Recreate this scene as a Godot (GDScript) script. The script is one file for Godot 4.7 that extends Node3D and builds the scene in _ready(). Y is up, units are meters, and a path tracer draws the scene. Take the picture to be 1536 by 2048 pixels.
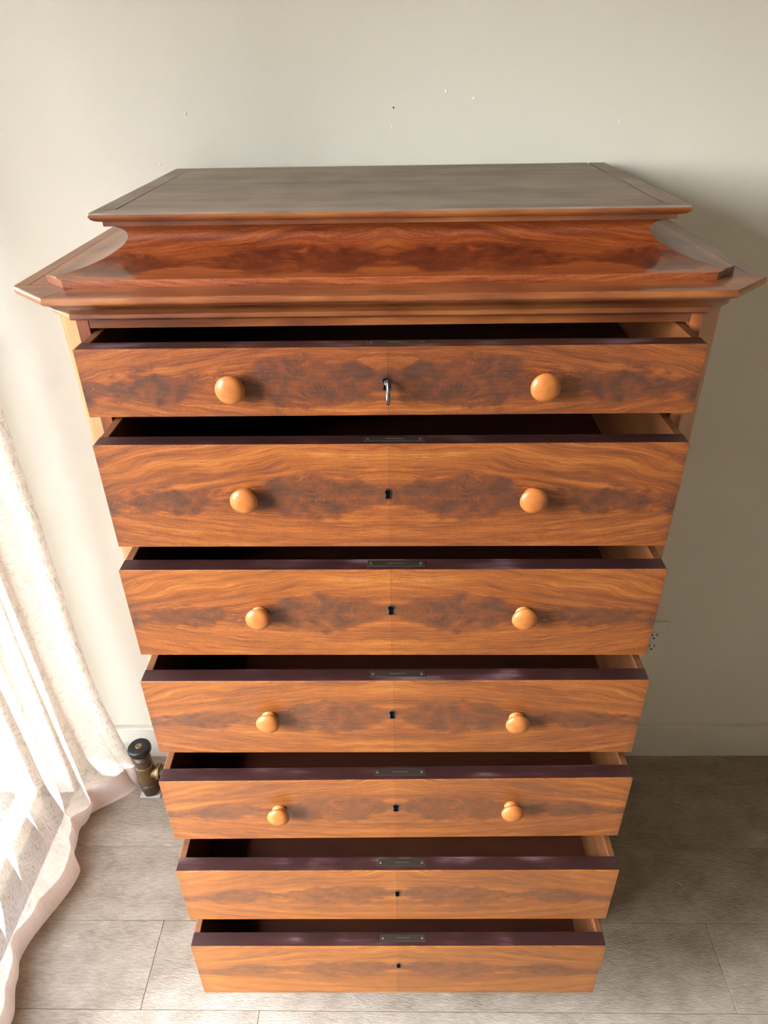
extends Node3D
# A tall mahogany chest with all seven drawers pulled out, a curtained window on its left.
# Metres, y up. The floor is y = 0; the chest faces +z; the back wall stands at z = WALL.

const WALL := -0.594          # face of the back wall
const CORNER := -0.93          # face of the left wall, behind the curtain
const CASE_FRONT := -0.0631
const CASE_BACK := -0.570
const EDGE := 0.0267          # thickness of a drawer front
const HALF := 0.385           # half the width of a drawer front

# front z, yaw, top y, bottom y, centre x of the seven drawers
const DRAWERS := [
	[0.0085, -0.0042, 1.4820, 1.3917, -0.0029],
	[0.0215, -0.0073, 1.3575, 1.1964, -0.0033],
	[0.0431, -0.0058, 1.1716, 1.0096, -0.0019],
	[0.0713, -0.0006, 0.9833, 0.8212, 0.0004],
	[0.0999, 0.0092, 0.7894, 0.6338, 0.0017],
	[0.1330, 0.0034, 0.5882, 0.4327, 0.0027],
	[0.1600, 0.0036, 0.3897, 0.2127, 0.0034],
]

var M := {}
var rng := RandomNumberGenerator.new()


func _ready() -> void:
	rng.seed = 11
	# ---- camera
	var cam := Camera3D.new()
	cam.name = "camera"
	cam.position = Vector3(0.0049, 1.7746, 0.8415)
	cam.basis = Basis.from_euler(Vector3(-0.5654, 0.0188, -0.0172))
	cam.fov = 71.435
	cam.near = 0.02
	add_child(cam)
	cam.current = true
	# ---- sky, exposure
	var env := Environment.new()
	var sky := Sky.new()
	var sm := ProceduralSkyMaterial.new()
	sm.sky_top_color = Color(0.86, 0.91, 0.98)
	sm.sky_horizon_color = Color(0.98, 0.97, 0.95)
	sm.ground_horizon_color = Color(0.80, 0.78, 0.72)
	sm.ground_bottom_color = Color(0.55, 0.53, 0.48)
	sm.sky_energy_multiplier = 9.0
	sm.ground_energy_multiplier = 1.0
	sm.sun_angle_max = 1.0
	sky.sky_material = sm
	env.background_mode = Environment.BG_SKY
	env.sky = sky
	env.tonemap_mode = Environment.TONE_MAPPER_LINEAR
	env.tonemap_exposure = 0.62
	env.sdfgi_enabled = true
	env.ssao_enabled = true
	env.ssil_enabled = true
	var we := WorldEnvironment.new()
	we.name = "world_environment"
	we.environment = env
	add_child(we)

	make_materials()
	room()
	chest()
	curtain()
	valve()
	outlet()
	litter()


# ------------------------------------------------------------------ naming

func node(called: String, parent: Node) -> Node3D:
	var o := Node3D.new()
	o.name = called
	parent.add_child(o, true)
	return o


func mesh(called: String, st: SurfaceTool, m: Material, parent: Node) -> MeshInstance3D:
	var o := MeshInstance3D.new()
	o.name = called
	st.set_material(m)
	o.mesh = st.commit()
	parent.add_child(o, true)
	return o


func tag(o: Node, label: String, category: String, group := "") -> void:
	o.set_meta("label", label)
	o.set_meta("category", category)
	if group:
		o.set_meta("group", group)


func structure(called: String, st: SurfaceTool, m: Material, parent: Node = self) -> MeshInstance3D:
	var o := mesh(called, st, m, parent)
	if parent == self:
		o.set_meta("kind", "structure")
	return o


# ------------------------------------------------------------------ shapes

func tool() -> SurfaceTool:
	var st := SurfaceTool.new()
	st.begin(Mesh.PRIMITIVE_TRIANGLES)
	return st


func vert(st: SurfaceTool, p: Vector3, n: Vector3, uv: Vector2) -> void:
	st.set_normal(n)
	st.set_uv(uv)
	st.add_vertex(p)


# a flat convex face given anticlockwise as seen from outside; grain 0 runs along x or z, 1 runs up
func face(st: SurfaceTool, ps: Array, grain := 0, off := Vector2.ZERO) -> void:
	var n: Vector3 = Vector3.ZERO
	for i in range(1, ps.size() - 1):
		n += (ps[i] - ps[0]).cross(ps[i + 1] - ps[0])
	if n.length() < 1e-12:
		return
	n = n.normalized()
	var a := n.abs()
	var uvs := []
	for p in ps:
		var uv: Vector2
		if a.y >= a.x and a.y >= a.z:
			uv = Vector2(p.x, p.z)
			if grain == 2:
				uv = Vector2(p.z, p.x)
		elif a.z >= a.x:
			uv = Vector2(p.x, -p.y)
		else:
			uv = Vector2(p.z, -p.y)
		if grain == 1 and a.y < 0.7:
			uv = Vector2(uv.y, uv.x)
		uvs.append(uv + off)
	for i in range(1, ps.size() - 1):
		for k in [0, i + 1, i]:
			vert(st, ps[k], n, uvs[k])


# as face(), turned so that it looks away from c
func face_out(st: SurfaceTool, ps: Array, c: Vector3, grain := 0, off := Vector2.ZERO) -> void:
	var n: Vector3 = (ps[1] - ps[0]).cross(ps[2] - ps[0])
	var mid := Vector3.ZERO
	for p in ps:
		mid += p
	mid /= ps.size()
	if n.dot(mid - c) < 0:
		ps = ps.duplicate()
		ps.reverse()
	face(st, ps, grain, off)


# box with chamfered edges
func box(st: SurfaceTool, lo: Vector3, hi: Vector3, b := 0.0008, grain := 0, off := Vector2.ZERO) -> void:
	var c := (lo + hi) / 2
	var h := (hi - lo) / 2
	b = min(b, min(h.x, min(h.y, h.z)) * 0.8)
	var at := func(s: Vector3, k: int) -> Vector3:
		var q := h - Vector3(b, b, b)
		q[k] = h[k]
		return c + q * s
	for k in 3:
		var i := (k + 1) % 3
		var j := (k + 2) % 3
		for sk in [-1, 1]:
			var ps := []
			for d in [[-1, -1], [1, -1], [1, 1], [-1, 1]]:
				var s := Vector3.ZERO
				s[k] = sk
				s[i] = d[0]
				s[j] = d[1]
				ps.append(at.call(s, k))
			face_out(st, ps, c, grain, off)
		for si in [-1, 1]:
			for sj in [-1, 1]:
				var s0 := Vector3.ZERO
				s0[i] = si
				s0[j] = sj
				s0[k] = -1
				var s1 := s0
				s1[k] = 1
				face_out(st, [at.call(s0, i), at.call(s1, i), at.call(s1, j), at.call(s0, j)], c, grain, off)
	for sx in [-1, 1]:
		for sy in [-1, 1]:
			for sz in [-1, 1]:
				var s := Vector3(sx, sy, sz)
				face_out(st, [at.call(s, 0), at.call(s, 1), at.call(s, 2)], c, grain, off)


# upright prism over a convex plan polygon of Vector2(x, z)
func prism(st: SurfaceTool, plan: Array, y0: float, y1: float, grain := 0, off := Vector2.ZERO) -> void:
	var c := Vector3.ZERO
	for p in plan:
		c += Vector3(p.x, (y0 + y1) / 2, p.y) / plan.size()
	var top := []
	var bottom := []
	for p in plan:
		top.append(Vector3(p.x, y1, p.y))
		bottom.append(Vector3(p.x, y0, p.y))
	face_out(st, top, c, grain, off)
	face_out(st, bottom, c, grain, off)
	for i in plan.size():
		var k := (i + 1) % plan.size()
		face_out(st, [bottom[i], bottom[k], top[k], top[i]], c, grain, off)


# a profile of [radius, height] turned about an axis that starts at `at`
func lathe(st: SurfaceTool, profile: Array, at: Vector3, turn: Basis, sides := 40, smooth := true) -> void:
	var n := profile.size()
	var nrm := []
	for i in n:
		var a: Vector2 = Vector2(profile[max(i - 1, 0)][0], profile[max(i - 1, 0)][1])
		var b: Vector2 = Vector2(profile[min(i + 1, n - 1)][0], profile[min(i + 1, n - 1)][1])
		var d := (b - a).normalized()
		nrm.append(Vector2(d.y, -d.x))
	for i in n - 1:
		for s in sides:
			var t0 := TAU * s / sides
			var t1 := TAU * (s + 1) / sides
			var q := []
			for e in [[i, t0], [i, t1], [i + 1, t1], [i + 1, t0]]:
				var k: int = e[0]
				var dir := Vector3(cos(e[1]), 0, sin(e[1]))
				var nn: Vector2 = nrm[k]
				if not smooth:
					var d2 := Vector2(profile[i + 1][0] - profile[i][0], profile[i + 1][1] - profile[i][1]).normalized()
					nn = Vector2(d2.y, -d2.x)
					dir = Vector3(cos(e[1]), 0, sin(e[1]))
				q.append([at + turn * (dir * profile[k][0] + Vector3.UP * profile[k][1]), (turn * (dir * nn.x + Vector3.UP * nn.y)).normalized(), Vector2(e[1] / TAU * 0.12, profile[k][1])])
			for k in [0, 1, 2, 0, 2, 3]:
				vert(st, q[k][0], q[k][1], q[k][2])


# tube of radius r along points that lie in one plane square to `flat`
func tube(st: SurfaceTool, pts: Array, r: float, flat: Vector3, sides := 14) -> void:
	var rings := []
	var n := pts.size()
	var closed: bool = pts[0].distance_to(pts[n - 1]) < 1e-5
	for i in n:
		var before: Vector3 = pts[i - 1] if i > 0 else (pts[n - 2] if closed else pts[0])
		var after: Vector3 = pts[i + 1] if i < n - 1 else (pts[1] if closed else pts[n - 1])
		var out := (after - before).normalized().cross(flat).normalized()
		var ring := []
		for s in sides + 1:
			var t := TAU * s / sides
			ring.append(flat * cos(t) + out * sin(t))
		rings.append(ring)
	for i in n - 1:
		for s in sides:
			var q := []
			for e in [[i, s], [i, s + 1], [i + 1, s + 1], [i + 1, s]]:
				var nn: Vector3 = rings[e[0]][e[1]]
				q.append([pts[e[0]] + nn * r, nn, Vector2(float(e[1]) / sides, float(e[0]) * 0.05)])
			for k in [0, 2, 1, 0, 3, 2]:
				vert(st, q[k][0], q[k][1], q[k][2])


# stacked plan outlines (front, sides, cut front corners) swept up a profile of [offset, y, section]
# returns the mesh pieces: 0 both halves of the front, 1 corners and sides, 2 top and bottom
func loft(profile: Array, hw: float, front: float, leg_of: Callable, cx: float, back: float) -> Array:
	var rings := []
	for e in profile:
		var d: float = e[0]
		var w := hw + d
		var f := front + d
		var leg: float = leg_of.call(d)
		var y: float = e[1]
		rings.append([Vector3(cx - w, y, back), Vector3(cx - w, y, f - leg), Vector3(cx - w + leg, y, f), Vector3(cx, y, f), Vector3(cx + w - leg, y, f), Vector3(cx + w, y, f - leg), Vector3(cx + w, y, back)])
	var out := [tool(), tool(), tool()]
	var run := 0.0
	for k in rings.size() - 1:
		var a: Array = rings[k]
		var b: Array = rings[k + 1]
		var rise := Vector2(profile[k + 1][0] - profile[k][0], profile[k + 1][1] - profile[k][1]).length()
		for j in 6:
			var st: SurfaceTool = out[0] if j == 2 or j == 3 else out[1]
			var p := [a[j], a[j + 1], b[j + 1], b[j]]
			if (p[1] - p[0]).length() < 1e-5 and (p[2] - p[3]).length() < 1e-5:
				continue
			st.set_smooth_group(int(profile[k][2]) * 8 + j)
			var uv := []
			for i in 4:
				var q: Vector3 = p[i]
				var along := q.x
				if j == 0 or j == 5:
					along = q.z * 0.9 + 0.37
				if j == 1 or j == 4:
					along = q.x * 1.41 + 0.11
				uv.append(Vector2(along, -(run if i < 2 else run + rise)))
			for i in [0, 2, 1, 0, 3, 2]:
				st.set_uv(uv[i])
				st.add_vertex(p[i])
		run += rise
	out[0].generate_normals()
	out[1].generate_normals()
	var mid := Vector3(cx, 0, (front + back) / 2)
	var up: Array = rings[-1]
	face_out(out[2], up, mid - Vector3.UP * 50, 0)
	face_out(out[2], rings[0], mid + Vector3.UP * 50, 0)
	return out


func two(called: String, a: SurfaceTool, ma: Material, b: SurfaceTool, mb: Material, parent: Node, c: SurfaceTool = null, mc: Material = null) -> MeshInstance3D:
	var o := MeshInstance3D.new()
	o.name = called
	a.set_material(ma)
	var am := a.commit()
	b.set_material(mb)
	b.commit(am)
	if c:
		c.set_material(mc)
		c.commit(am)
	o.mesh = am
	parent.add_child(o, true)
	return o


# ------------------------------------------------------------------ materials

func noise(s: int, freq: float, octaves := 3) -> FastNoiseLite:
	var n := FastNoiseLite.new()
	n.seed = s
	n.noise_type = FastNoiseLite.TYPE_SIMPLEX_SMOOTH
	n.frequency = freq
	n.fractal_octaves = octaves
	n.fractal_type = FastNoiseLite.FRACTAL_FBM if octaves > 1 else FastNoiseLite.FRACTAL_NONE
	return n


func picture(w: int, h: int, data: PackedByteArray) -> ImageTexture:
	return ImageTexture.create_from_image(Image.create_from_data(w, h, false, Image.FORMAT_RGB8, data))


func std(tex: Texture2D, rough: float, tint := Color.WHITE, coat := 0.0) -> StandardMaterial3D:
	var m := StandardMaterial3D.new()
	m.albedo_color = tint
	m.albedo_texture = tex
	m.roughness = rough
	m.metallic_specular = 0.4
	if coat > 0:
		m.clearcoat_enabled = true
		m.clearcoat = coat
		m.clearcoat_roughness = 0.10
	return m


# colours along a ramp, as bytes, for t in 0..255
func ramp(stops: Array) -> PackedByteArray:
	var out := PackedByteArray()
	out.resize(768)
	for i in 256:
		var t := i / 255.0
		var k := 0
		while k < stops.size() - 2 and t > stops[k + 1][0]:
			k += 1
		var f: float = clampf((t - stops[k][0]) / (stops[k + 1][0] - stops[k][0]), 0, 1)
		var c: Color = stops[k][1].lerp(stops[k + 1][1], f)
		out[i * 3] = int(c.r8)
		out[i * 3 + 1] = int(c.g8)
		out[i * 3 + 2] = int(c.b8)
	return out


# one leaf of crotch-figured mahogany: u runs from the outer edge (0) to the centre joint (1)
func flame(high: float, slice: float, stops: Array, contrast := 1.0, shift := 0.0) -> ImageTexture:
	var w := 736
	var h := int(w * high / HALF)
	var data := PackedByteArray()
	data.resize(w * h * 3)
	var coarse := noise(3, 1.0, 2)
	var fine := noise(5, 1.0, 2)
	var warp := noise(9, 1.0, 2)
	var pore := noise(13, 1.0, 1)
	var colours := ramp(stops)
	# half-width of the dark feather along the leaf
	var feather := [0.10, 0.12, 0.17, 0.25, 0.27, 0.17, 0.12, 0.11, 0.16, 0.25, 0.33, 0.36, 0.36, 0.35, 0.30, 0.18, 0.10]
	var at := 0
	for y in h:
		var v := ((y + 0.5) / h - 0.5) * high / 0.081 + shift
		var w1 := 0.0
		var w2 := 0.0
		var w3 := 0.0
		for x in w:
			var u := (x + 0.5) / w
			if x % 3 == 0:
				w1 = warp.get_noise_3d(u * 2.0, v * 1.0, slice * 0.5)
				w2 = warp.get_noise_3d(u * 6.5 + 40.0, v * 3.0, slice * 0.7)
				w3 = warp.get_noise_3d(u * 20.0 + 7.0, v * 8.5, slice * 0.7)
			var dv := v - (0.13 - 0.20 * u + w1 * 0.10)
			var side := absf(dv)
			var ki := mini(int(u * 16.0), 15)
			var half: float = lerpf(feather[ki], feather[ki + 1], u * 16.0 - ki) + w2 * 0.15 + w3 * 0.06
			var m := smoothstep(half + 0.08, half - 0.07, side)
			# grain sweeps out of the feather towards the upper and lower edges
			var s := side + w1 * 0.075 + w2 * 0.026 + w3 * 0.008
			if dv < 0:
				s += 7.0 - 1.00 * u + 0.50 * u * u
			else:
				s -= 1.15 * u - 0.50 * u * u
			var t := 0.665 + 0.28 * coarse.get_noise_3d(u * 1.0, s * 4.5, slice) + 0.21 * fine.get_noise_3d(u * 3.5, s * 22.0, slice * 1.3) + 0.20 * pore.get_noise_3d(u * 10.0, s * 74.0, slice * 1.3)
			if m > 0.01:
				# cross figure in the feather: nested arcs leaning towards the joint
				var bend := u + 0.22 * side * side - 0.10 * side + w1 * 0.05 + w2 * 0.022 + w3 * 0.010
				var arcs := sin(bend * (150.0 + 60.0 * cos(u * 6.0)) + w2 * 14.0 + w3 * 7.0) * clampf(0.35 + 1.8 * fine.get_noise_3d(u * 4.0, v * 3.0, slice + 9.0), 0, 1.3)
				var inner := 0.30 + 0.11 * arcs + 0.24 * fine.get_noise_3d(bend * 15.0, v * 3.5, slice + 4.0) + 0.12 * fine.get_noise_3d(u * 5.0, s * 24.0, slice)
				# bright slivers where the feather is pinched
				var ray := exp(-pow((u - 0.47) / 0.10, 2.0)) + 0.7 * exp(-pow((u - 0.72) / 0.05, 2.0))
				if ray > 0.03:
					inner += ray * 0.8 * maxf(0.0, coarse.get_noise_3d(u * 9.0, dv * 30.0 - dv * absf(u - 0.47) * 60.0 + w2 * 2.0, slice + 31.0))
				t += (inner - t) * m * 0.86
			# ripple across the straight grain
			t += 0.03 * sin((u + 0.35 * side) * 110.0 + w2 * 16.0 + w3 * 5.0) * clampf(0.4 + w1 * 2.0, 0, 1) * (1.0 - m)
			var p := pore.get_noise_2d(u * 130.0, s * 600.0 + slice * 31.0)
			t += 0.05 * p + 0.09 * pore.get_noise_2d(u * 44.0, s * 230.0 + slice * 17.0)
			if p > 0.55:
				t -= 0.17
			# deeper colour next to the cut ends
			t -= 0.10 * smoothstep(0.04, 0.0, u)
			t = 0.5 + (t - 0.5) * contrast
			var i := int(clampf(t, 0, 1) * 255.0) * 3
			data[at] = colours[i]
			data[at + 1] = colours[i + 1]
			data[at + 2] = colours[i + 2]
			at += 3
	return picture(w, h, data)


# straight-grained wood, seamless, grain along u
func grain(w: int, h: int, s: int, stops: Array, streak := 0.5, flecks := 0.15, stretch := 16) -> ImageTexture:
	var a := noise(s, 0.011, 3).get_seamless_image(w / stretch, h)
	a.resize(w, h, Image.INTERPOLATE_CUBIC)
	var b := noise(s + 1, 0.09, 3).get_seamless_image(w * 2 / stretch, h)
	b.resize(w, h, Image.INTERPOLATE_CUBIC)
	var c := noise(s + 2, 0.006, 2).get_seamless_image(w, h)
	a.convert(Image.FORMAT_L8)
	b.convert(Image.FORMAT_L8)
	c.convert(Image.FORMAT_L8)
	var ad := a.get_data()
	var bd := b.get_data()
	var cd := c.get_data()
	var colours := ramp(stops)
	var data := PackedByteArray()
	data.resize(w * h * 3)
	for i in w * h:
		var t := 0.5 + streak * (ad[i] / 255.0 - 0.5) + flecks * (bd[i] / 255.0 - 0.5) * 2.0 + 0.45 * (cd[i] / 255.0 - 0.5)
		var k := int(clampf(t, 0, 1) * 255.0) * 3
		data[i * 3] = colours[k]
		data[i * 3 + 1] = colours[k + 1]
		data[i * 3 + 2] = colours[k + 2]
	return picture(w, h, data)


func bumps(w: int, h: int, s: int, freq: float, squash: int, deep: float) -> ImageTexture:
	var a := noise(s, freq, 3).get_seamless_image(w / squash, h)
	a.resize(w, h, Image.INTERPOLATE_CUBIC)
	a.convert(Image.FORMAT_L8)
	a.bump_map_to_normal_map(deep)
	return ImageTexture.create_from_image(a)


func rgb(r: int, g: int, b: int) -> Color:
	return Color8(r, g, b)


func make_materials() -> void:
	# drawer veneers, from reddish at the top to more golden below
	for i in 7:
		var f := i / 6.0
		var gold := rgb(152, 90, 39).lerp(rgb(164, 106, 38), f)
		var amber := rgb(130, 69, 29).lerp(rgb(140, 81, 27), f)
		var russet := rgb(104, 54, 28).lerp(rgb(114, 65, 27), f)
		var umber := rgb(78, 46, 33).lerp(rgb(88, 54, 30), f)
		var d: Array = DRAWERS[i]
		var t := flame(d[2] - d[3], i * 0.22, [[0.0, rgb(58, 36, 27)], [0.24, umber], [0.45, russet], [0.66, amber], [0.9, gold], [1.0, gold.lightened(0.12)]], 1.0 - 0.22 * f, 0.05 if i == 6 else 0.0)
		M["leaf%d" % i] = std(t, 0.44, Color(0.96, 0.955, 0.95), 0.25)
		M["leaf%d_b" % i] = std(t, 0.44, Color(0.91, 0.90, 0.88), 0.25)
	var ct := flame(0.105, 3.1, [[0.0, rgb(58, 22, 11)], [0.3, rgb(90, 38, 18)], [0.6, rgb(124, 58, 24)], [1.0, rgb(160, 88, 40)]], 1.1, -0.1)
	M.cove = std(ct, 0.40, Color.WHITE, 0.8)
	var red := grain(1024, 512, 21, [[0.0, rgb(64, 29, 15)], [0.35, rgb(96, 48, 24)], [0.65, rgb(122, 66, 31)], [1.0, rgb(148, 88, 44)]], 0.9, 0.12)
	M.mahogany = std(red, 0.42, Color.WHITE, 0.7)
	M.mahogany.uv1_scale = Vector3(1.4, 3.2, 1)
	M.stile = std(red, 0.42, Color(1.2, 1.2, 1.15), 0.3)
	M.stile.uv1_scale = Vector3(1.4, 3.2, 1)
	var pale := grain(1024, 512, 33, [[0.0, rgb(126, 84, 52)], [0.5, rgb(158, 112, 72)], [1.0, rgb(186, 140, 96)]], 0.8, 0.12)
	M.carcase = std(pale, 0.45, Color(1.0, 0.93, 0.86), 0.25)
	M.carcase.uv1_scale = Vector3(1.4, 3.0, 1)
	M.drawer_side = std(pale, 0.62, Color(0.66, 0.55, 0.43))
	M.drawer_side.uv1_scale = Vector3(1.4, 3.0, 1)
	M.drawer_inside = std(pale, 0.7, Color(0.52, 0.36, 0.28))
	M.drawer_inside.uv1_scale = Vector3(1.0, 2.0, 1)
	# top edge of the drawer fronts: dark stain with rubbed, dusty patches
	var dark := grain(1024, 512, 45, [[0.0, rgb(34, 16, 14)], [0.52, rgb(46, 23, 20)], [0.62, rgb(58, 34, 32)], [0.76, rgb(90, 68, 68)]], 0.35, 0.1)
	M.stained = std(dark, 0.40, Color.WHITE, 0.25)
	M.stained.uv1_scale = Vector3(1.6, 5.0, 1)
	# faded, dusty top
	var dull := grain(1024, 512, 57, [[0.0, rgb(98, 80, 66)], [0.5, rgb(130, 110, 94)], [1.0, rgb(154, 134, 116)]], 0.6, 0.14)
	M.top = std(dull, 0.5, Color.WHITE, 0.15)
	M.top.uv1_scale = Vector3(1.2, 2.4, 1)
	M.cornice_top = std(pale, 0.42, Color(0.80, 0.64, 0.50), 0.7)
	M.cornice_top.uv1_scale = Vector3(1.4, 3.0, 1)
	var ball := grain(256, 256, 61, [[0.0, rgb(136, 74, 30)], [0.5, rgb(162, 94, 41)], [1.0, rgb(184, 114, 56)]], 0.5, 0.2)
	M.knob = std(ball, 0.42, Color.WHITE, 0.2)
	M.knob.uv1_scale = Vector3(8, 12, 1)
	M.iron = StandardMaterial3D.new()
	M.iron.albedo_color = rgb(120, 116, 108)
	M.iron.metallic = 1.0
	M.iron.roughness = 0.34
	M.lock = StandardMaterial3D.new()
	M.lock.albedo_color = rgb(66, 54, 44)
	M.lock.metallic = 0.7
	M.lock.roughness = 0.5
	M.screw = StandardMaterial3D.new()
	M.screw.albedo_color = rgb(96, 84, 70)
	M.screw.metallic = 0.8
	M.screw.roughness = 0.45
	M.hole = StandardMaterial3D.new()
	M.hole.albedo_color = rgb(9, 8, 8)
	M.hole.roughness = 1.0
	M.hole.metallic_specular = 0.0
	M.plug = StandardMaterial3D.new()
	M.plug.albedo_color = rgb(92, 56, 42)
	M.plug.roughness = 0.5
	# walls
	var wn := bumps(512, 512, 71, 0.05, 1, 1.2)
	M.wall = StandardMaterial3D.new()
	M.wall.albedo_color = rgb(224, 218, 200)
	M.wall.roughness = 0.62
	M.wall.normal_enabled = true
	M.wall.normal_texture = wn
	M.wall.normal_scale = 0.25
	M.wall.uv1_triplanar = true
	M.wall.uv1_world_triplanar = true
	M.wall.uv1_scale = Vector3(5, 5, 5)
	M.wall_far = M.wall.duplicate()   # the far walls carry a deeper olive
	M.wall_far.albedo_color = rgb(226, 219, 202)
	M.trim = StandardMaterial3D.new()
	M.trim.albedo_color = rgb(224, 219, 202)
	M.trim.roughness = 0.45
	M.white = StandardMaterial3D.new()
	M.white.albedo_color = rgb(232, 232, 226)
	M.white.roughness = 0.5
	M.glass = StandardMaterial3D.new()
	M.glass.albedo_color = Color(1, 1, 1, 0.06)
	M.glass.transparency = BaseMaterial3D.TRANSPARENCY_ALPHA
	M.glass.roughness = 0.02
	# floor planks: four tones of grey-brown limed oak
	var fn := bumps(1024, 512, 83, 0.22, 4, 3.0)
	for i in 4:
		var t := grain(1024, 512, 91 + i * 5, [[0.0, rgb(108, 94, 78)], [0.4, rgb(132, 117, 100)], [0.7, rgb(145, 130, 113)], [1.0, rgb(162, 147, 130)]], 0.22, 0.30, 8)
		var m := std(t, 0.5)
		m.normal_enabled = true
		m.normal_texture = fn
		m.normal_scale = 0.5
		m.uv1_scale = Vector3(1.3, 3.0, 1)
		M["plank%d" % i] = m
	M.underfloor = StandardMaterial3D.new()
	M.underfloor.albedo_color = rgb(66, 58, 50)
	M.underfloor.roughness = 0.9
	# curtain linen: cream ground with slubs both ways
	M.linen = linen(rgb(206, 194, 176), 1.1)
	M.hem = linen(rgb(228, 212, 200), 0.3)
	M.hem.backlight = Color(0.22, 0.21, 0.20)   # two layers
	M.linen.transparency = BaseMaterial3D.TRANSPARENCY_ALPHA   # an open weave
	M.linen.albedo_color = Color(1, 1, 1, 0.84)
	# radiator valve
	M.brass = StandardMaterial3D.new()
	M.brass.albedo_color = rgb(128, 108, 76)
	M.brass.metallic = 0.85
	M.brass.roughness = 0.5
	M.bronze = StandardMaterial3D.new()
	M.bronze.albedo_color = rgb(92, 78, 64)
	M.bronze.metallic = 0.6
	M.bronze.roughness = 0.48
	M.bakelite = StandardMaterial3D.new()
	M.bakelite.albedo_color = rgb(18, 19, 23)
	M.bakelite.roughness = 0.36
	M.plate = StandardMaterial3D.new()
	M.plate.albedo_color = rgb(176, 168, 158)
	M.plate.roughness = 0.6


func linen(base: Color, much: float) -> StandardMaterial3D:
	var w := 768
	var im := PackedByteArray()
	im.resize(w * w * 3)
	var hgt := PackedByteArray()
	hgt.resize(w * w)
	var a := noise(301, 0.14, 2).get_seamless_image(w / 24, w)
	var b := noise(302, 0.14, 2).get_seamless_image(w, w / 24)
	a.resize(w, w, Image.INTERPOLATE_CUBIC)
	b.resize(w, w, Image.INTERPOLATE_CUBIC)
	a.convert(Image.FORMAT_L8)
	b.convert(Image.FORMAT_L8)
	var ad := a.get_data()
	var bd := b.get_data()
	for i in w * w:
		var p := (ad[i] - 128) / 128.0
		var q := (bd[i] - 128) / 128.0
		var t := 1.0
		if p < -0.28:
			t += (p + 0.28) * 0.7 * much
		if q < -0.28:
			t += (q + 0.28) * 0.7 * much
		var weave := 0.02 * sin((i % w) * TAU / 4.0) * sin((i / w) * TAU / 4.0)
		t = clampf(t + weave, 0.3, 1.0)
		im[i * 3] = int(base.r8 * t)
		im[i * 3 + 1] = int(base.g8 * t)
		im[i * 3 + 2] = int(base.b8 * t)
		hgt[i] = int(clampf(128 + 50 * (maxf(absf(p), absf(q)) - 0.3) * much + weave * 600, 0, 255))
	var n := Image.create_from_data(w, w, false, Image.FORMAT_L8, hgt)
	n.bump_map_to_normal_map(2.0)
	var m := std(picture(w, w, im), 0.9)
	m.normal_enabled = true
	m.normal_texture = ImageTexture.create_from_image(n)
	m.normal_scale = 0.6
	m.uv1_scale = Vector3(5.0, 5.0, 1)
	m.cull_mode = BaseMaterial3D.CULL_DISABLED
	m.backlight_enabled = true
	m.backlight = Color(0.22, 0.225, 0.245)
	return m


# ------------------------------------------------------------------ room

const ROOM_X := 2.6
const ROOM_Z := 3.2
const CEILING := 2.6
const OPEN_NEAR := 0.97      # the left window runs from the return to here
const OPEN_FAR := -0.46
const OPEN_TOP := 2.3

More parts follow.
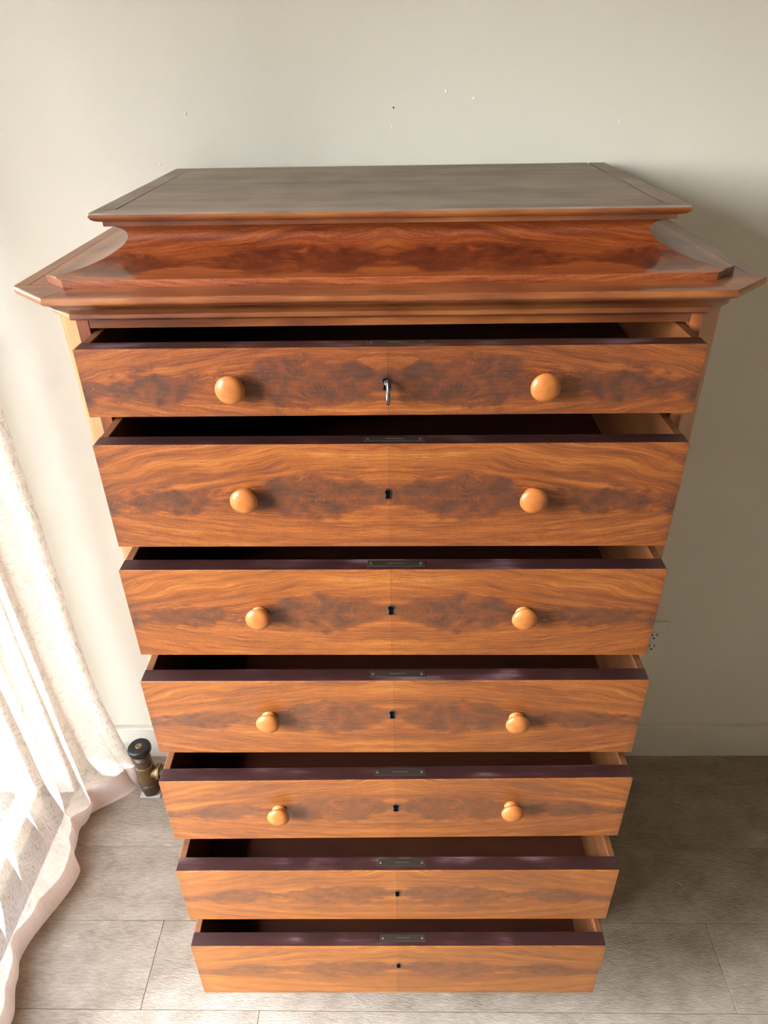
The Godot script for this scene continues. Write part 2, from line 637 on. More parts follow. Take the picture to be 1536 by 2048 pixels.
func room() -> void:
	var st := tool()
	box(st, Vector3(-1.25, -0.15, -0.75), Vector3(ROOM_X + 0.2, -0.012, ROOM_Z + 0.2), 0.001)
	var fl := structure("floor", st, M.underfloor)
	# planks run along x, a touch out of square with the wall
	var plank_root := fl
	var width := 0.1945
	var turn := Basis(Vector3.UP, -0.0026)
	for r in range(-2, 26):
		var z0 := -0.2850 + width * r
		var z1 := z0 + width
		if z0 > ROOM_Z - 0.02 or z1 < WALL:
			continue
		var start: float = [-0.5693, -0.304, -0.86, 0.23, -0.02][posmod(r - 1, 5)]
		var lengths := 1.3168
		var x := start - 2 * lengths
		while x < ROOM_X:
			var x0 := maxf(x, -0.93)
			var x1 := minf(x + lengths, ROOM_X)
			x += lengths
			if x1 - x0 < 0.02:
				continue
			var p := tool()
			var c := Vector3((x0 + x1) / 2, 0, (z0 + z1) / 2)
			var hz0 := maxf(z0, WALL) - c.z
			box(p, Vector3(x0 - c.x + 0.0002, -0.012, hz0 + 0.0003), Vector3(x1 - c.x - 0.0002, 0, z1 - c.z - 0.0003), 0.0011, 0, Vector2(rng.randf() * 3, rng.randf() * 3))
			var o := mesh("plank", p, M["plank%d" % rng.randi_range(0, 3)], plank_root)
			o.position = c + Vector3(0, 0, -0.0026 * -c.x * 1.0)
			o.basis = turn
	# back wall, with small marks in the paint
	st = tool()
	box(st, Vector3(-1.25, -0.012, WALL - 0.14), Vector3(ROOM_X + 0.2, CEILING, WALL), 0.001)
	var back := structure("wall_back", st, M.wall)
	for e in [[0.0068, 1.7041, 0], [0.0048, 1.6747, 1], [0.0989, 1.7277, 1], [0.1471, 1.7158, 1], [0.4066, 1.6769, 1], [-0.36, 1.70, 1], [-0.42, 1.62, 1], [-0.8246, 0.7121, 1], [-0.8215, 0.7020, 1]]:
		st = tool()
		var r: float = 0.0011 if e[2] == 0 else 0.0022
		lathe(st, [[r * 1.3, 0.0], [r, 0.0004], [r * 0.5, 0.0009], [0.0, 0.001]], Vector3(e[0], e[1], WALL), Basis(Vector3.RIGHT, PI / 2), 10)
		mesh("nail_hole" if e[2] == 0 else "paint_blister", st, M.hole if e[2] == 0 else M.white, back)
	# left wall: a short return beside the window, the wall over it and beyond it
	st = tool()
	box(st, Vector3(-1.25, -0.012, WALL), Vector3(CORNER, CEILING, OPEN_FAR), 0.004)
	structure("wall_left", st, M.wall)
	st = tool()
	box(st, Vector3(-1.25, OPEN_TOP, OPEN_FAR), Vector3(CORNER, CEILING, OPEN_NEAR), 0.004)
	structure("wall_left", st, M.wall)
	st = tool()
	box(st, Vector3(-1.25, -0.012, OPEN_NEAR), Vector3(CORNER, CEILING, ROOM_Z), 0.004)
	structure("wall_left", st, M.wall)
	st = tool()
	box(st, Vector3(ROOM_X, -0.012, WALL), Vector3(ROOM_X + 0.2, CEILING, ROOM_Z), 0.001)
	structure("wall_right", st, M.wall_far)
	st = tool()
	box(st, Vector3(-1.25, -0.012, ROOM_Z), Vector3(ROOM_X + 0.2, CEILING, ROOM_Z + 0.2), 0.001)
	structure("wall_front", st, M.wall_far)
	st = tool()
	box(st, Vector3(-1.25, CEILING, WALL - 0.14), Vector3(ROOM_X + 0.2, CEILING + 0.15, ROOM_Z + 0.2), 0.001)
	structure("ceiling", st, M.white)
	# baseboard: a flat board with its upper edge rounded over
	st = tool()
	box(st, Vector3(CORNER, 0.0, WALL), Vector3(ROOM_X, 0.1229, -0.5775), 0.0012)
	structure("baseboard_back", st, M.trim)
	# glazing in the left opening
	st = tool()
	var gx := -1.03
	for z in [OPEN_FAR, 0.25, OPEN_NEAR - 0.05]:
		box(st, Vector3(gx - 0.03, 0.0, z), Vector3(gx + 0.03, OPEN_TOP, z + 0.05), 0.003)
	for y in [0.0, OPEN_TOP - 0.06]:
		box(st, Vector3(gx - 0.03, y, OPEN_FAR), Vector3(gx + 0.03, y + 0.06, OPEN_NEAR), 0.003)
	var win := structure("window_1", st, M.plate)
	for z in [[OPEN_FAR + 0.05, 0.25], [0.30, OPEN_NEAR - 0.05]]:
		st = tool()
		box(st, Vector3(gx - 0.003, 0.06, z[0]), Vector3(gx + 0.003, OPEN_TOP - 0.06, z[1]), 0.0005)
		mesh("pane", st, M.glass, win)


# ------------------------------------------------------------------ chest

func lean(y: float) -> float:
	return 0.0045 - 0.0052 * y


func chest() -> void:
	var t := node("chest_of_drawers", self)
	tag(t, "tall antique mahogany chest of drawers with canted corners, seven drawers pulled open", "chest of drawers")
	var st: SurfaceTool
	var sides_x := 0.4386
	# plinth and bottom
	st = tool()
	prism(st, [Vector2(-0.445, CASE_BACK), Vector2(-0.445, -0.094), Vector2(-0.409, -0.056), Vector2(0.418, -0.056), Vector2(0.454, -0.094), Vector2(0.454, CASE_BACK)], 0.0, 0.19)
	mesh("plinth", st, M.mahogany, t)
	# carcase, leaning a hair to the left as it rises
	var y0 := 0.19
	var y1 := 1.4984
	for s in [-1, 1]:
		for part in [["stile", [[0.3872, CASE_FRONT], [0.4024, CASE_FRONT], [0.4024, -0.09], [0.3872, -0.09]], M.stile], ["canted_corner", [[0.4026, CASE_FRONT], [sides_x, -0.0993], [sides_x, -0.125], [0.4026, -0.125]], M.carcase], ["side_panel", [[sides_x, -0.1252], [sides_x, CASE_BACK], [0.4226, CASE_BACK], [0.4226, -0.1252]], M.carcase]]:
			st = tool()
			var lo := []
			var hi := []
			for p in part[1]:
				lo.append(Vector3(s * p[0] + lean(y0), y0, p[1]))
				hi.append(Vector3(s * p[0] + lean(y1), y1, p[1]))
			var c: Vector3 = (lo[0] + lo[2] + hi[0] + hi[2]) / 4
			face_out(st, lo, c)
			face_out(st, hi, c)
			for i in 4:
				face_out(st, [lo[i], lo[(i + 1) % 4], hi[(i + 1) % 4], hi[i]], c, 1, Vector2(0.3 * s, 0.11 * s))
			mesh(part[0], st, part[2], t)
	st = tool()
	box(st, Vector3(-0.42, y0, CASE_BACK), Vector3(0.42, y1, CASE_BACK + 0.012), 0.0005)
	mesh("back_panel", st, M.drawer_inside, t)
	# frieze and the rails between the drawers
	st = tool()
	box(st, Vector3(-0.3868 + lean(1.49), 1.4858, -0.09), Vector3(0.3868 + lean(1.49), 1.4984, CASE_FRONT - 0.0006), 0.0006)
	mesh("frieze_rail", st, M.mahogany, t)
	for i in 7:
		var top: float = DRAWERS[i][3] - 0.003
		var bottom: float = DRAWERS[i + 1][2] + 0.003 if i < 6 else 0.191
		st = tool()
		box(st, Vector3(-0.3868 + lean(top), bottom, -0.10), Vector3(0.3868 + lean(top), top, CASE_FRONT - 0.0006), 0.0006)
		mesh("drawer_rail", st, M.mahogany, t)

	# ---- cornice over the case, with cut corners
	var cx := -0.0033
	var cut := 0.036
	var prof := [[0.0, 1.4980, 0], [0.0045, 1.4982, 0], [0.0065, 1.5005, 1], [0.0066, 1.5035, 1], [0.0045, 1.5058, 1], [0.0062, 1.5066, 2], [0.0090, 1.5090, 2], [0.0170, 1.5140, 2], [0.0245, 1.5182, 2], [0.0280, 1.5220, 2], [0.0305, 1.5232, 3], [0.0305, 1.5248, 4], [0.0350, 1.5250, 5], [0.0395, 1.5272, 5], [0.0412, 1.5305, 5], [0.0408, 1.5335, 5], [0.0396, 1.5352, 5]]
	var l := loft(prof, 0.4404, CASE_FRONT, func(d): return cut + 0.586 * d, cx, CASE_BACK)
	two("cornice_moulding", l[0], M.mahogany, l[1], M.carcase, t, l[2], M.cornice_top)
	# boards on the cornice, mitred, with open joints
	var w := 0.4404 + 0.0394
	var f := CASE_FRONT + 0.0394
	var leg := cut + 0.586 * 0.0394
	var yb := 1.5352
	var yt := 1.5366
	for s in [-1, 1]:
		var X := func(x: float) -> float: return cx + s * x
		st = tool()   # canted corner piece
		prism(st, [Vector2(X.call(w - leg + 0.0010), f - 0.0010), Vector2(X.call(w - 0.0010), f - leg + 0.0008), Vector2(X.call(w - 0.075), f - leg - 0.008), Vector2(X.call(w - leg - 0.03), f - 0.052)], yb, yt)
		mesh("cornice_board", st, M.cornice_top, t)
		st = tool()   # narrow strip along the side
		prism(st, [Vector2(X.call(w), f - leg - 0.0004), Vector2(X.call(w), CASE_BACK), Vector2(X.call(w - 0.017), CASE_BACK), Vector2(X.call(w - 0.017), f - leg - 0.0024)], yb, yt, 2)
		mesh("cornice_board", st, M.cornice_top, t)
		st = tool()   # field between the strip and the block
		prism(st, [Vector2(X.call(w - 0.0183), f - leg - 0.0034), Vector2(X.call(w - 0.0183), CASE_BACK), Vector2(X.call(w - 0.09), CASE_BACK), Vector2(X.call(w - 0.09), f - leg - 0.0100)], yb, yt, 2)
		mesh("cornice_board", st, M.cornice_top, t)
	st = tool()
	prism(st, [Vector2(cx - w + leg, f), Vector2(cx + w - leg, f), Vector2(cx + w - leg - 0.0305, f - 0.0530), Vector2(cx - w + leg + 0.0305, f - 0.0530)], yb, yt)
	mesh("cornice_board", st, M.mahogany, t)

	# ---- concave block between the cornice and the top
	var lip := 0.445
	var lip_front := -0.0680
	cx = -0.0028
	prof = [[0.0, 1.5366, 0], [0.0, 1.5448, 0], [-0.0006, 1.5456, 1]]
	var n := 26
	for i in n + 1:
		# from the lip inwards and up, a quick hollow that turns out again under the fillet
		var q := i / float(n)
		var p0 := Vector2(-0.0010, 1.5460)
		var p1 := Vector2(-0.0860, 1.5480)
		var p2 := Vector2(-0.1220, 1.5860)
		var p3 := Vector2(-0.0745, 1.5968)
		var p := p0 * pow(1 - q, 3) + p1 * 3 * q * pow(1 - q, 2) + p2 * 3 * q * q * (1 - q) + p3 * pow(q, 3)
		prof.append([p.x, p.y, 2])
	var keep := 0.034
	l = loft(prof, lip, lip_front, func(d): return maxf(0.0, keep + 2 * d), cx, CASE_BACK)
	# the front carries the matched veneer: its u runs from each end to the centre
	var front := matched(prof, lip, lip_front, func(d): return maxf(0.0, keep + 2 * d), cx)
	two("cove_block", front, M.cove, l[1], M.mahogany, t, l[2], M.mahogany)
	# ---- fillet and moulded top
	var sx := -0.0015
	l = loft([[-0.0128, 1.5966, 0], [-0.0128, 1.6028, 0]], 0.3845, -0.1258, func(_d): return 0.0, sx, CASE_BACK)
	two("fillet_moulding", l[0], M.mahogany, l[1], M.mahogany, t, l[2], M.mahogany)
	prof = [[-0.0150, 1.6028, 0], [-0.0100, 1.6029, 0], [-0.0050, 1.6045, 1], [-0.0015, 1.6072, 1], [0.0, 1.6105, 1], [-0.0002, 1.6116, 1], [-0.0012, 1.6122, 1]]
	l = loft(prof, 0.3845, -0.1258, func(_d): return 0.0, sx, CASE_BACK)
	two("top_moulding", l[0], M.mahogany, l[1], M.mahogany, t, l[2], M.stained)
	# the boards of the top: lipping on three sides and a wide panel, shrunk away from the lipping
	var ex := 0.3833
	var ez := -0.1270
	yb = 1.6122
	yt = 1.6148
	st = tool()
	prism(st, [Vector2(sx - ex, ez), Vector2(sx + ex, ez), Vector2(sx + ex - 0.0262, ez - 0.0250), Vector2(sx - ex + 0.0262, ez - 0.0250)], yb, yt)
	mesh("lipping_strip", st, M.top, t)
	for s in [-1, 1]:
		st = tool()
		prism(st, [Vector2(sx + s * ex, ez - 0.0006), Vector2(sx + s * (ex - 0.0262), ez - 0.0256), Vector2(sx + s * (ex - 0.0262), CASE_BACK), Vector2(sx + s * ex, CASE_BACK)], yb, yt, 2)
		mesh("lipping_strip", st, M.top, t)
	st = tool()
	prism(st, [Vector2(sx - ex + 0.0284, ez - 0.0260), Vector2(sx + ex - 0.0306, ez - 0.0262), Vector2(sx + ex - 0.0308, CASE_BACK), Vector2(sx - ex + 0.0268, CASE_BACK)], yb, yt)
	mesh("top_panel", st, M.top, t)

	for i in 7:
		drawer(i, t)


# the front of the cove as two mirrored halves of one flamed leaf
func matched(prof: Array, hw: float, front: float, leg_of: Callable, cx: float) -> SurfaceTool:
	var st := tool()
	var total := 0.0
	var runs := [0.0]
	for k in prof.size() - 1:
		total += Vector2(prof[k + 1][0] - prof[k][0], prof[k + 1][1] - prof[k][1]).length()
		runs.append(total)
	for k in prof.size() - 1:
		for s in [-1, 1]:
			st.set_smooth_group(int(prof[k][2]) * 2 + (1 if s > 0 else 0))
			var p := []
			for e in [[k, 0], [k, 1], [k + 1, 1], [k + 1, 0]]:
				var d: float = prof[e[0]][0]
				var w: float = hw + d - leg_of.call(d)
				var x: float = 0.0 if e[1] == 0 else w * s
				p.append([Vector3(cx + x, prof[e[0]][1], front + d), Vector2(1.0 - absf(x) / hw, 1.0 - runs[e[0]] / total)])
			var order := [0, 2, 1, 0, 3, 2] if s > 0 else [0, 1, 2, 0, 2, 3]
			for i in order:
				st.set_uv(p[i][1])
				st.add_vertex(p[i][0])
	st.generate_normals()
	return st


const KEYS := [0.0427, 0.0863, 0.0892, 0.0895, 0.0832, 0.0852, 0.1072]
const KEY_X := [-0.0020, -0.0014, -0.0002, -0.0026, 0.0008, 0.0012, 0.0014]
# x and y of the left and right knob of the upper five drawers
const KNOBS := [[-0.1949, 0.0423, 0.1927, 0.0422], [-0.1934, 0.0847, 0.1914, 0.0837], [-0.1925, 0.0847, 0.1918, 0.0842], [-0.1955, 0.0858, 0.1916, 0.0832], [-0.1945, 0.0815, 0.1936, 0.0868]]
const PLATES := [[-0.0257, 0.0489], [-0.0325, 0.0480], [-0.0334, 0.0493], [-0.0362, 0.0498], [-0.0341, 0.0507], [-0.0326, 0.0517], [-0.0320, 0.0534]]

func drawer(i: int, t: Node) -> void:
	var d: Array = DRAWERS[i]
	var h: float = d[2] - d[3]
	var o := node("drawer", t)
	o.position = Vector3(d[4], d[3], d[0])
	o.rotation.y = d[1]
	o.set_meta("label", ["shallow top drawer with the key in its lock", "second drawer from the top", "third drawer from the top", "middle drawer", "lowest drawer with knobs", "upper of the two drawers without knobs", "bottom drawer, without knobs"][i])
	var st := tool()
	box(st, Vector3(-HALF + 0.0004, 0, -EDGE), Vector3(HALF - 0.0004, h - 0.0002, -0.0012), 0.001, 0, Vector2(0.37 * i, 0.23 * i))
	mesh("drawer_front", st, M.stained, o)
	# two book-matched leaves of veneer, eased at the outer edges
	for s in [-1, 1]:
		st = tool()
		leaf(st, s, h)
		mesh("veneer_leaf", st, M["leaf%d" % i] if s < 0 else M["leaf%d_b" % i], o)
	# box
	var deep := 0.470
	for s in [-1, 1]:
		st = tool()
		box(st, Vector3(minf(s * (HALF - 0.0005), s * (HALF - 0.0125)), 0.004, -deep), Vector3(maxf(s * (HALF - 0.0005), s * (HALF - 0.0125)), h - 0.001, -EDGE), 0.0012, 0, Vector2(0.21 * i, 0.3 * s))
		mesh("drawer_side", st, M.drawer_side, o)
	st = tool()
	box(st, Vector3(-HALF + 0.013, 0.012, -deep), Vector3(HALF - 0.013, h - 0.006, -deep + 0.012), 0.001)
	mesh("drawer_back", st, M.drawer_inside, o)
	st = tool()
	box(st, Vector3(-HALF + 0.0126, 0.008, -deep + 0.0122), Vector3(HALF - 0.0126, 0.014, -EDGE - 0.0002), 0.0005, 0, Vector2(0.4 * i, 0))
	mesh("drawer_bottom", st, M.drawer_inside, o)
	# lock plate let into the top edge
	var p: Array = PLATES[i]
	st = tool()
	var z0 := -0.0225
	var z1 := -0.0090 if i > 0 else -0.0100
	box(st, Vector3(p[0], h - 0.003, z0), Vector3(p[1], h + 0.0003, z1), 0.0005)
	var zm := (z0 + z1) / 2
	var pm: float = (p[0] + p[1]) / 2
	mesh("lock_plate", st, M.lock, o)
	for x in [p[0] + 0.006, p[1] - 0.006]:
		st = tool()
		lathe(st, [[0.0030, 0.0], [0.0028, 0.0005], [0.0016, 0.0008], [0.0, 0.0008]], Vector3(x, h + 0.0002, zm), Basis(), 14)
		mesh("screw", st, M.screw, o)
	st = tool()
	box(st, Vector3(pm - 0.012, h, zm - 0.0010), Vector3(pm + 0.012, h + 0.0008, zm + 0.0008), 0.0003)
	mesh("lock_bolt", st, M.screw, o)
	keyhole(i, o)
	if i < 5:
		for s in [-1, 1]:
			knob(Vector3(KNOBS[i][s + 1], KNOBS[i][s + 2], 0), o)
	if i == 0:
		key(o)


func leaf(st: SurfaceTool, s: int, h: float) -> void:
	var b := 0.0010
	var zf := 0.0
	var zb := -0.0012
	# plan steps from the joint to the outer edge
	var xs := [0.0001, 0.0003, HALF - b, HALF]
	var zs := [zf - 0.0002, zf, zf, zb]
	var ys := [0.0, b, h - b, h]
	var yz := [zb, 0.0, 0.0, zb]
	for a in 3:
		for c in 3:
			var ps := []
			for e in [[a, c], [a + 1, c], [a + 1, c + 1], [a, c + 1]]:
				var z: float = minf(zs[e[0]], zf + yz[e[1]])
				ps.append(Vector3(s * xs[e[0]], ys[e[1]], z))
			if s < 0:
				ps.reverse()
			var n: Vector3 = (ps[1] - ps[0]).cross(ps[2] - ps[0]).normalized()
			for k in [0, 2, 1, 0, 3, 2]:
				var q: Vector3 = ps[k]
				vert(st, q, n, Vector2(1.0 - absf(q.x) / HALF, 1.0 - q.y / h))


func knob(at: Vector3, o: Node) -> void:
	var st := tool()
	# collar, waist and mushroom head
	lathe(st, [[0.0, 0.0], [0.0112, 0.0], [0.0120, 0.0008], [0.0117, 0.0026], [0.0100, 0.0034], [0.0090, 0.0046], [0.0090, 0.0064], [0.0104, 0.0082], [0.0136, 0.0098], [0.0166, 0.0114], [0.0181, 0.0132], [0.0185, 0.0152], [0.0179, 0.0174], [0.0160, 0.0196], [0.0128, 0.0215], [0.0088, 0.0228], [0.0044, 0.0235], [0.0, 0.0237]], Vector3.ZERO, Basis(Vector3.RIGHT, PI / 2), 48)
	var k := mesh("knob", st, M.knob, o)
	k.position = at
	k.rotation.z = rng.randf() * TAU


# keyhole outline: round head over a flared foot, half size a x b
func hole_outline(a: float, b: float) -> Array:
	var out := []
	for i in 15:
		var t := -PI * 0.22 + (PI * 1.44) * i / 14.0
		out.append(Vector2(cos(t) * a, b * 0.48 + sin(t) * a))
	out.append(Vector2(-a * 0.62, -b * 0.1))
	out.append(Vector2(-a * 0.86, -b * 0.85))
	out.append(Vector2(-a * 0.5, -b))
	out.append(Vector2(a * 0.5, -b))
	out.append(Vector2(a * 0.86, -b * 0.85))
	out.append(Vector2(a * 0.62, -b * 0.1))
	return out


func keyhole(i: int, o: Node) -> void:
	var sizes := [[0.0046, 0.0075], [0.0036, 0.0068], [0.0042, 0.0082], [0.0042, 0.0082], [0.0048, 0.0085], [0.0042, 0.0078], [0.0040, 0.0070]]
	var e: Array = sizes[i]
	var at := Vector3(KEY_X[i], KEYS[i], 0)
	var inner := hole_outline(e[0], e[1])
	var outer := hole_outline(e[0] + 0.0012, e[1] + 0.0012)
	var ring := tool()
	var dark := tool()
	var n := inner.size()
	for k in n:
		var j := (k + 1) % n
		var a: Vector2 = inner[k]
		var b: Vector2 = inner[j]
		var c: Vector2 = outer[j]
		var d: Vector2 = outer[k]
		var zt := 0.0009
		face(ring, [Vector3(a.x, a.y, zt), Vector3(d.x, d.y, zt), Vector3(c.x, c.y, zt), Vector3(b.x, b.y, zt)])
		face(ring, [Vector3(d.x, d.y, zt), Vector3(d.x, d.y, 0.0), Vector3(c.x, c.y, 0.0), Vector3(c.x, c.y, zt)])
		face(ring, [Vector3(a.x, a.y, 0.0), Vector3(a.x, a.y, zt), Vector3(b.x, b.y, zt), Vector3(b.x, b.y, 0.0)])
		face(dark, [Vector3(0, -e[1] * 0.2, 0.0002), Vector3(a.x, a.y, 0.0002), Vector3(b.x, b.y, 0.0002)])
	if i == 2 or i == 3 or i == 4:   # a darker oval let in around the hole
		var plug := tool()
		for k in 28:
			var t0 := TAU * k / 28
			var t1 := TAU * (k + 1) / 28
			var ra := Vector2(0.0076, 0.0108)
			face(plug, [Vector3(0, 0, 0.0001), Vector3(cos(t0) * ra.x, sin(t0) * ra.y, 0.0001), Vector3(cos(t1) * ra.x, sin(t1) * ra.y, 0.0001)])
		var q := mesh("keyhole_surround", plug, M.plug, o)
		q.position = at
	var m := mesh("escutcheon", ring, M.iron, o)
	m.position = at
	m = mesh("keyhole", dark, M.hole, o)
	m.position = at


func key(o: Node3D) -> void:
	var k := node("key", self)
	tag(k, "small steel key standing in the keyhole of the top drawer", "key")
	k.transform = o.transform * Transform3D(Basis(), Vector3(KEY_X[0], KEYS[0] + 0.004, 0))
	var st := tool()
	lathe(st, [[0.0, -0.012], [0.0026, -0.012], [0.0026, 0.004], [0.0036, 0.0045], [0.0036, 0.0065], [0.0026, 0.007], [0.0024, 0.012], [0.0, 0.012]], Vector3.ZERO, Basis(Vector3.RIGHT, PI / 2), 16)
	mesh("shank", st, M.iron, k)
	st = tool()
	var pts := []
	for i in 25:
		var t := PI * 0.5 + TAU * i / 24.0
		pts.append(Vector3(0, -0.0035 + 0.0105 * sin(t) * 1.0 - 0.004 * (1 - sin(t)), 0.0185 + 0.0080 * cos(t)))
	tube(st, pts, 0.0021, Vector3.RIGHT)
	var bow := mesh("bow", st, M.iron, k)
	bow.rotation.y = 0.10


# ------------------------------------------------------------------ curtain

# ridges of the folds: x and z hanging free, x and z near the floor
const RIDGES := [
	[-0.918, -0.500, -0.900, -0.515],
	[-0.790, -0.478, -0.742, -0.488],
	[-0.793, -0.412, -0.772, -0.470],
	[-0.803, -0.308, -0.838, -0.352],
	[-0.812, -0.214, -0.832, -0.286],
	[-0.816, -0.130, -0.850, -0.160],
	[-0.818, -0.062, -0.872, -0.060],
	[-0.815, 0.020, -0.850, 0.050],
	[-0.812, 0.120, -0.838, 0.150],
	[-0.815, 0.215, -0.845, 0.240],
	[-0.812, 0.320, -0.840, 0.330],
]
const HEM_LINE := [[-0.515, -0.87], [-0.497, -0.745], [-0.475, -0.752], [-0.357, -0.872], [-0.276, -0.860], [-0.213, -0.823], [0.0, -0.885], [0.044, -0.872], [0.124, -0.847], [0.22, -0.868], [0.33, -0.842], [0.46, -0.870]]

func hem_x(z: float) -> float:
	for i in HEM_LINE.size() - 1:
		if z <= HEM_LINE[i + 1][0]:
			return lerpf(HEM_LINE[i][1], HEM_LINE[i + 1][1], smoothstep(HEM_LINE[i][0], HEM_LINE[i + 1][0], z))
	return HEM_LINE[-1][1]


func cloth(s: float, y: float, ripple: FastNoiseLite) -> Vector3:
	# s counts ridges; between two of them the cloth dips back towards the window
	var k := clampi(int(floor(s)), 0, RIDGES.size() - 2)
	var f := s - k
	var a: Array = RIDGES[k]
	var b: Array = RIDGES[k + 1]
	var low := exp(-pow(maxf(y - 0.04, 0) / 0.26, 1.25))
	var ax := lerpf(a[0], a[2], low)
	var az := lerpf(a[1], a[3], low)
	var bx := lerpf(b[0], b[2], low)
	var bz := lerpf(b[1], b[3], low)
	var dip := 0.5 - 0.5 * cos(f * TAU)
	var depth := minf(0.052, 0.62 * absf(bz - az)) * (1.0 + 0.15 * low) if k > 0 else 0.0
	var x := lerpf(ax, bx, f) - depth * pow(dip, 0.85)
	var z := lerpf(az, bz, f + 0.07 * sin(f * TAU))
	if z > -0.36:   # the folds flatten as they meet the floor
		x = lerpf(x, hem_x(z) + 0.004, 0.85 * smoothstep(0.30, 0.06, y) * smoothstep(-0.36, -0.30, z))
	x += 0.006 * ripple.get_noise_3d(s * 0.9, y * 1.6, 0.0) + 0.0015 * ripple.get_noise_3d(s * 6.0, y * 9.0, 5.0)
	z += 0.008 * ripple.get_noise_3d(s * 0.8, y * 1.3, 20.0)
	return Vector3(x, y, z)


func sheet(grid: Array, called: String, m: Material, parent: Node) -> void:
	var st := tool()
	st.set_smooth_group(1)
	for i in grid.size() - 1:
		for j in grid[i].size() - 1:
			for e in [[i, j], [i + 1, j + 1], [i + 1, j], [i, j], [i, j + 1], [i + 1, j + 1]]:
				var q: Array = grid[e[0]][e[1]]
				st.set_uv(q[1])
				st.add_vertex(q[0])
	st.generate_normals()
	mesh(called, st, m, parent)


func curtain() -> void:
	var t := node("curtain", self)
	tag(t, "cream slubby linen curtain gathered in folds beside the chest, its hem lying on the floor", "curtain")
	var ripple := noise(401, 1.0, 2)
	var cols := (RIDGES.size() - 1) * 18
	var rows := []
	var y := 0.075
	while y < 2.32:
		rows.append(y)
		y += 0.012 if y < 0.3 else 0.04
	var panel := []
	var run := []
	for j in rows.size():
		var line := []
		var along := 0.0
		for i in cols + 1:
			var s := i / 18.0
			var p := cloth(s, rows[j], ripple)
			if i > 0:
				along = run[i] if j > 0 else along + p.distance_to(line[-1][0])
			if j == 0:
				run.append(along)
			line.append([p, Vector2(along, -p.y)])
		panel.append(line)
	sheet(panel, "fabric_panel", M.linen, t)
	# the hem turns out on to the boards
	var hem := []
	var steps := 8
	for j in steps + 1:
		var q := j / float(steps)
		var line := []
		for i in cols + 1:
			var s := i / 18.0
			var p := cloth(s, 0.075, ripple)
			var edge := Vector3(maxf(hem_x(p.z), p.x - 0.03), -0.0012, p.z)
			var drop := p.lerp(edge, q)
			drop.y = lerpf(0.075, -0.0012, 1.0 - pow(1.0 - q, 1.3))
			drop.x = p.x + (edge.x - p.x) * pow(q, 1.4)
			drop.y += 0.004 * ripple.get_noise_3d(s * 4.0, q * 3.0, 40.0) * q * (1 - q) * 4.0
			line.append([drop, Vector2(run[i], -0.075 + 0.08 * q)])
		hem.append(line)
	hem.reverse()
	sheet(hem, "hem_band", M.hem, t)


# ------------------------------------------------------------------ small things

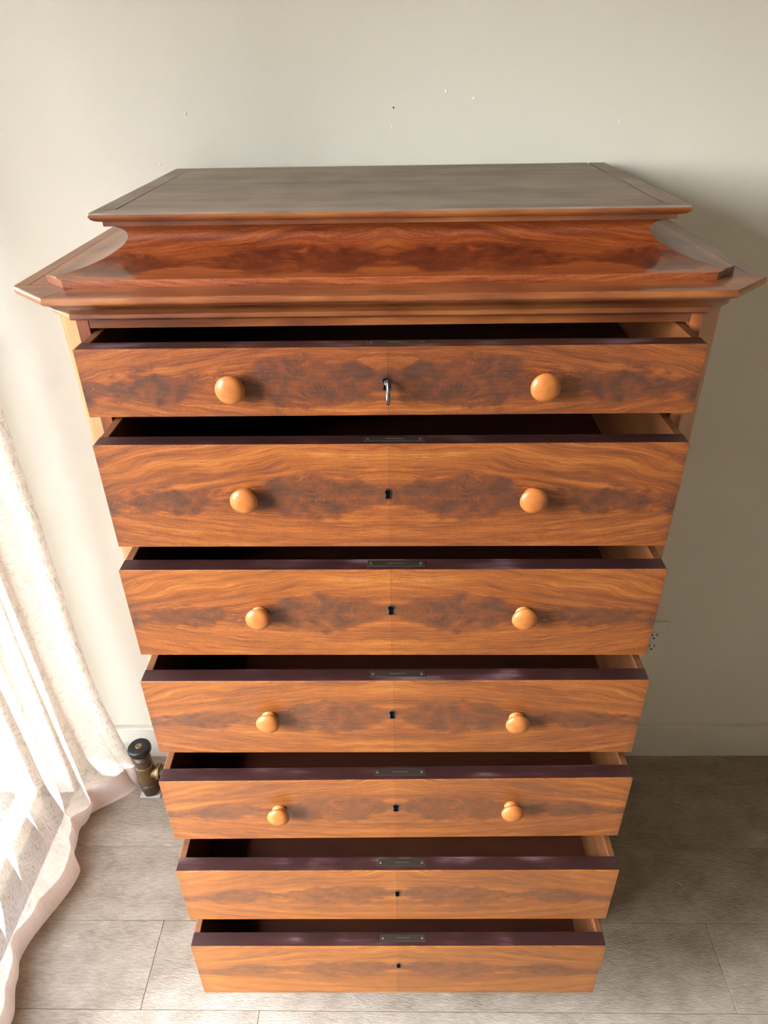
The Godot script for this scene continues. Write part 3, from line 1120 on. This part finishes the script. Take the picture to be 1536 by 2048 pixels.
func valve() -> void:
	var t := node("radiator_valve", self)
	t.position = Vector3(-0.704, 0, -0.458)
	tag(t, "brass radiator valve with a black round handwheel on the floor left of the chest", "radiator valve")
	var st := tool()
	box(st, Vector3(-0.028, 0.0, -0.024), Vector3(0.030, 0.004, 0.024), 0.001)
	mesh("floor_plate", st, M.plate, t)
	st = tool()   # hexagonal union nut
	lathe(st, [[0.0, 0.004], [0.0225, 0.004], [0.0270, 0.012], [0.0270, 0.042], [0.0235, 0.050], [0.0, 0.050]], Vector3.ZERO, Basis(Vector3.UP, 0.25), 6, false)
	mesh("union_nut", st, M.bronze, t)
	st = tool()
	lathe(st, [[0.0, 0.048], [0.0205, 0.048], [0.0215, 0.054], [0.0232, 0.066], [0.0238, 0.084], [0.0236, 0.106], [0.0250, 0.111], [0.0250, 0.119], [0.0235, 0.122], [0.0, 0.122]], Vector3.ZERO, Basis(), 36)
	# the branch towards the radiator
	lathe(st, [[0.0, 0.0], [0.0170, 0.0], [0.0165, 0.018], [0.0215, 0.0205], [0.0220, 0.0300], [0.0205, 0.0320], [0.0, 0.0320]], Vector3(0.010, 0.088, 0), Basis(Vector3.FORWARD, PI / 2), 32)
	mesh("valve_body", st, M.brass, t)
	st = tool()
	lathe(st, [[0.0, 0.0], [0.0190, 0.0], [0.0195, 0.006], [0.0150, 0.010], [0.0, 0.010]], Vector3(0.042, 0.088, 0), Basis(Vector3.FORWARD, PI / 2), 6, false)
	mesh("coupling_nut", st, M.bronze, t)
	st = tool()
	lathe(st, [[0.0, 0.0], [0.0105, 0.0], [0.0105, 0.150], [0.0, 0.150]], Vector3(0.050, 0.088, 0), Basis(Vector3.FORWARD, PI / 2), 24)
	mesh("pipe", st, M.brass, t)
	st = tool()   # bonnet with flats
	lathe(st, [[0.0, 0.121], [0.0225, 0.121], [0.0232, 0.128], [0.0232, 0.150], [0.0200, 0.155], [0.0150, 0.158], [0.0130, 0.172], [0.0, 0.172]], Vector3.ZERO, Basis(Vector3.UP, 0.5), 8, false)
	mesh("bonnet", st, M.bronze, t)
	st = tool()
	lathe(st, [[0.0, 0.166], [0.0215, 0.166], [0.0225, 0.172], [0.0285, 0.174], [0.0310, 0.178], [0.0315, 0.184], [0.0305, 0.190], [0.0275, 0.1940], [0.0180, 0.1950], [0.0095, 0.1945], [0.0, 0.1945]], Vector3.ZERO, Basis(), 40)
	var hw := mesh("handwheel", st, M.bakelite, t)
	st = tool()
	lathe(st, [[0.0095, 0.1942], [0.0095, 0.1955], [0.0080, 0.1965], [0.0035, 0.1965], [0.0030, 0.1952], [0.0, 0.1952]], Vector3.ZERO, Basis(), 24)
	mesh("screw", st, M.brass, hw)


func outlet() -> void:
	var t := node("power_outlet", self)
	t.position = Vector3(0.692, 0.455, WALL)
	tag(t, "painted-over double power outlet low on the wall right of the chest", "power outlet")
	var st := tool()
	box(st, Vector3(-0.035, -0.0625, 0), Vector3(0.035, 0.0625, 0.005), 0.0018)
	mesh("cover_plate", st, M.trim, t)
	for y in [0.0155, -0.0235]:
		st = tool()
		for k in [0]:
			box(st, Vector3(-0.0165, y - 0.0145, 0.0045), Vector3(0.0165, y + 0.0130, 0.0062), 0.0012)
		var f := mesh("receptacle", st, M.trim, t)
		for e in [[-0.0063, 0.004, 0.0011, 0.0040], [0.0063, 0.004, 0.0011, 0.0040]]:
			st = tool()
			box(st, Vector3(e[0] - e[2], y + e[1] - e[3], 0.0061), Vector3(e[0] + e[2], y + e[1] + e[3], 0.0064), 0.0001)
			mesh("slot", st, M.hole, f)
		st = tool()
		lathe(st, [[0.0026, 0.0061], [0.0026, 0.0064], [0.0, 0.0064]], Vector3(0, y - 0.0078, 0), Basis(Vector3.RIGHT, PI / 2), 16)
		mesh("earth_hole", st, M.hole, f)


func litter() -> void:
	# two splinters on the boards right of the chest
	for e in [[Vector3(0.7900, 0.0010, -0.42), 0.35, "pale splinter of wood on the shaded floor near the wall right of the chest"], [Vector3(0.7180, 0.0010, -0.185), 0.6, "pale splinter of wood on the floor right of the chest, nearer the drawers"]]:
		var st := tool()
		box(st, Vector3(-0.008, -0.0006, -0.0007), Vector3(0.008, 0.0006, 0.0007), 0.0003)
		var o := mesh("wood_splinter", st, M.plate, self)
		o.position = e[0]
		o.rotation.y = -e[1]
		tag(o, e[2], "splinter", "splinters on the floor")
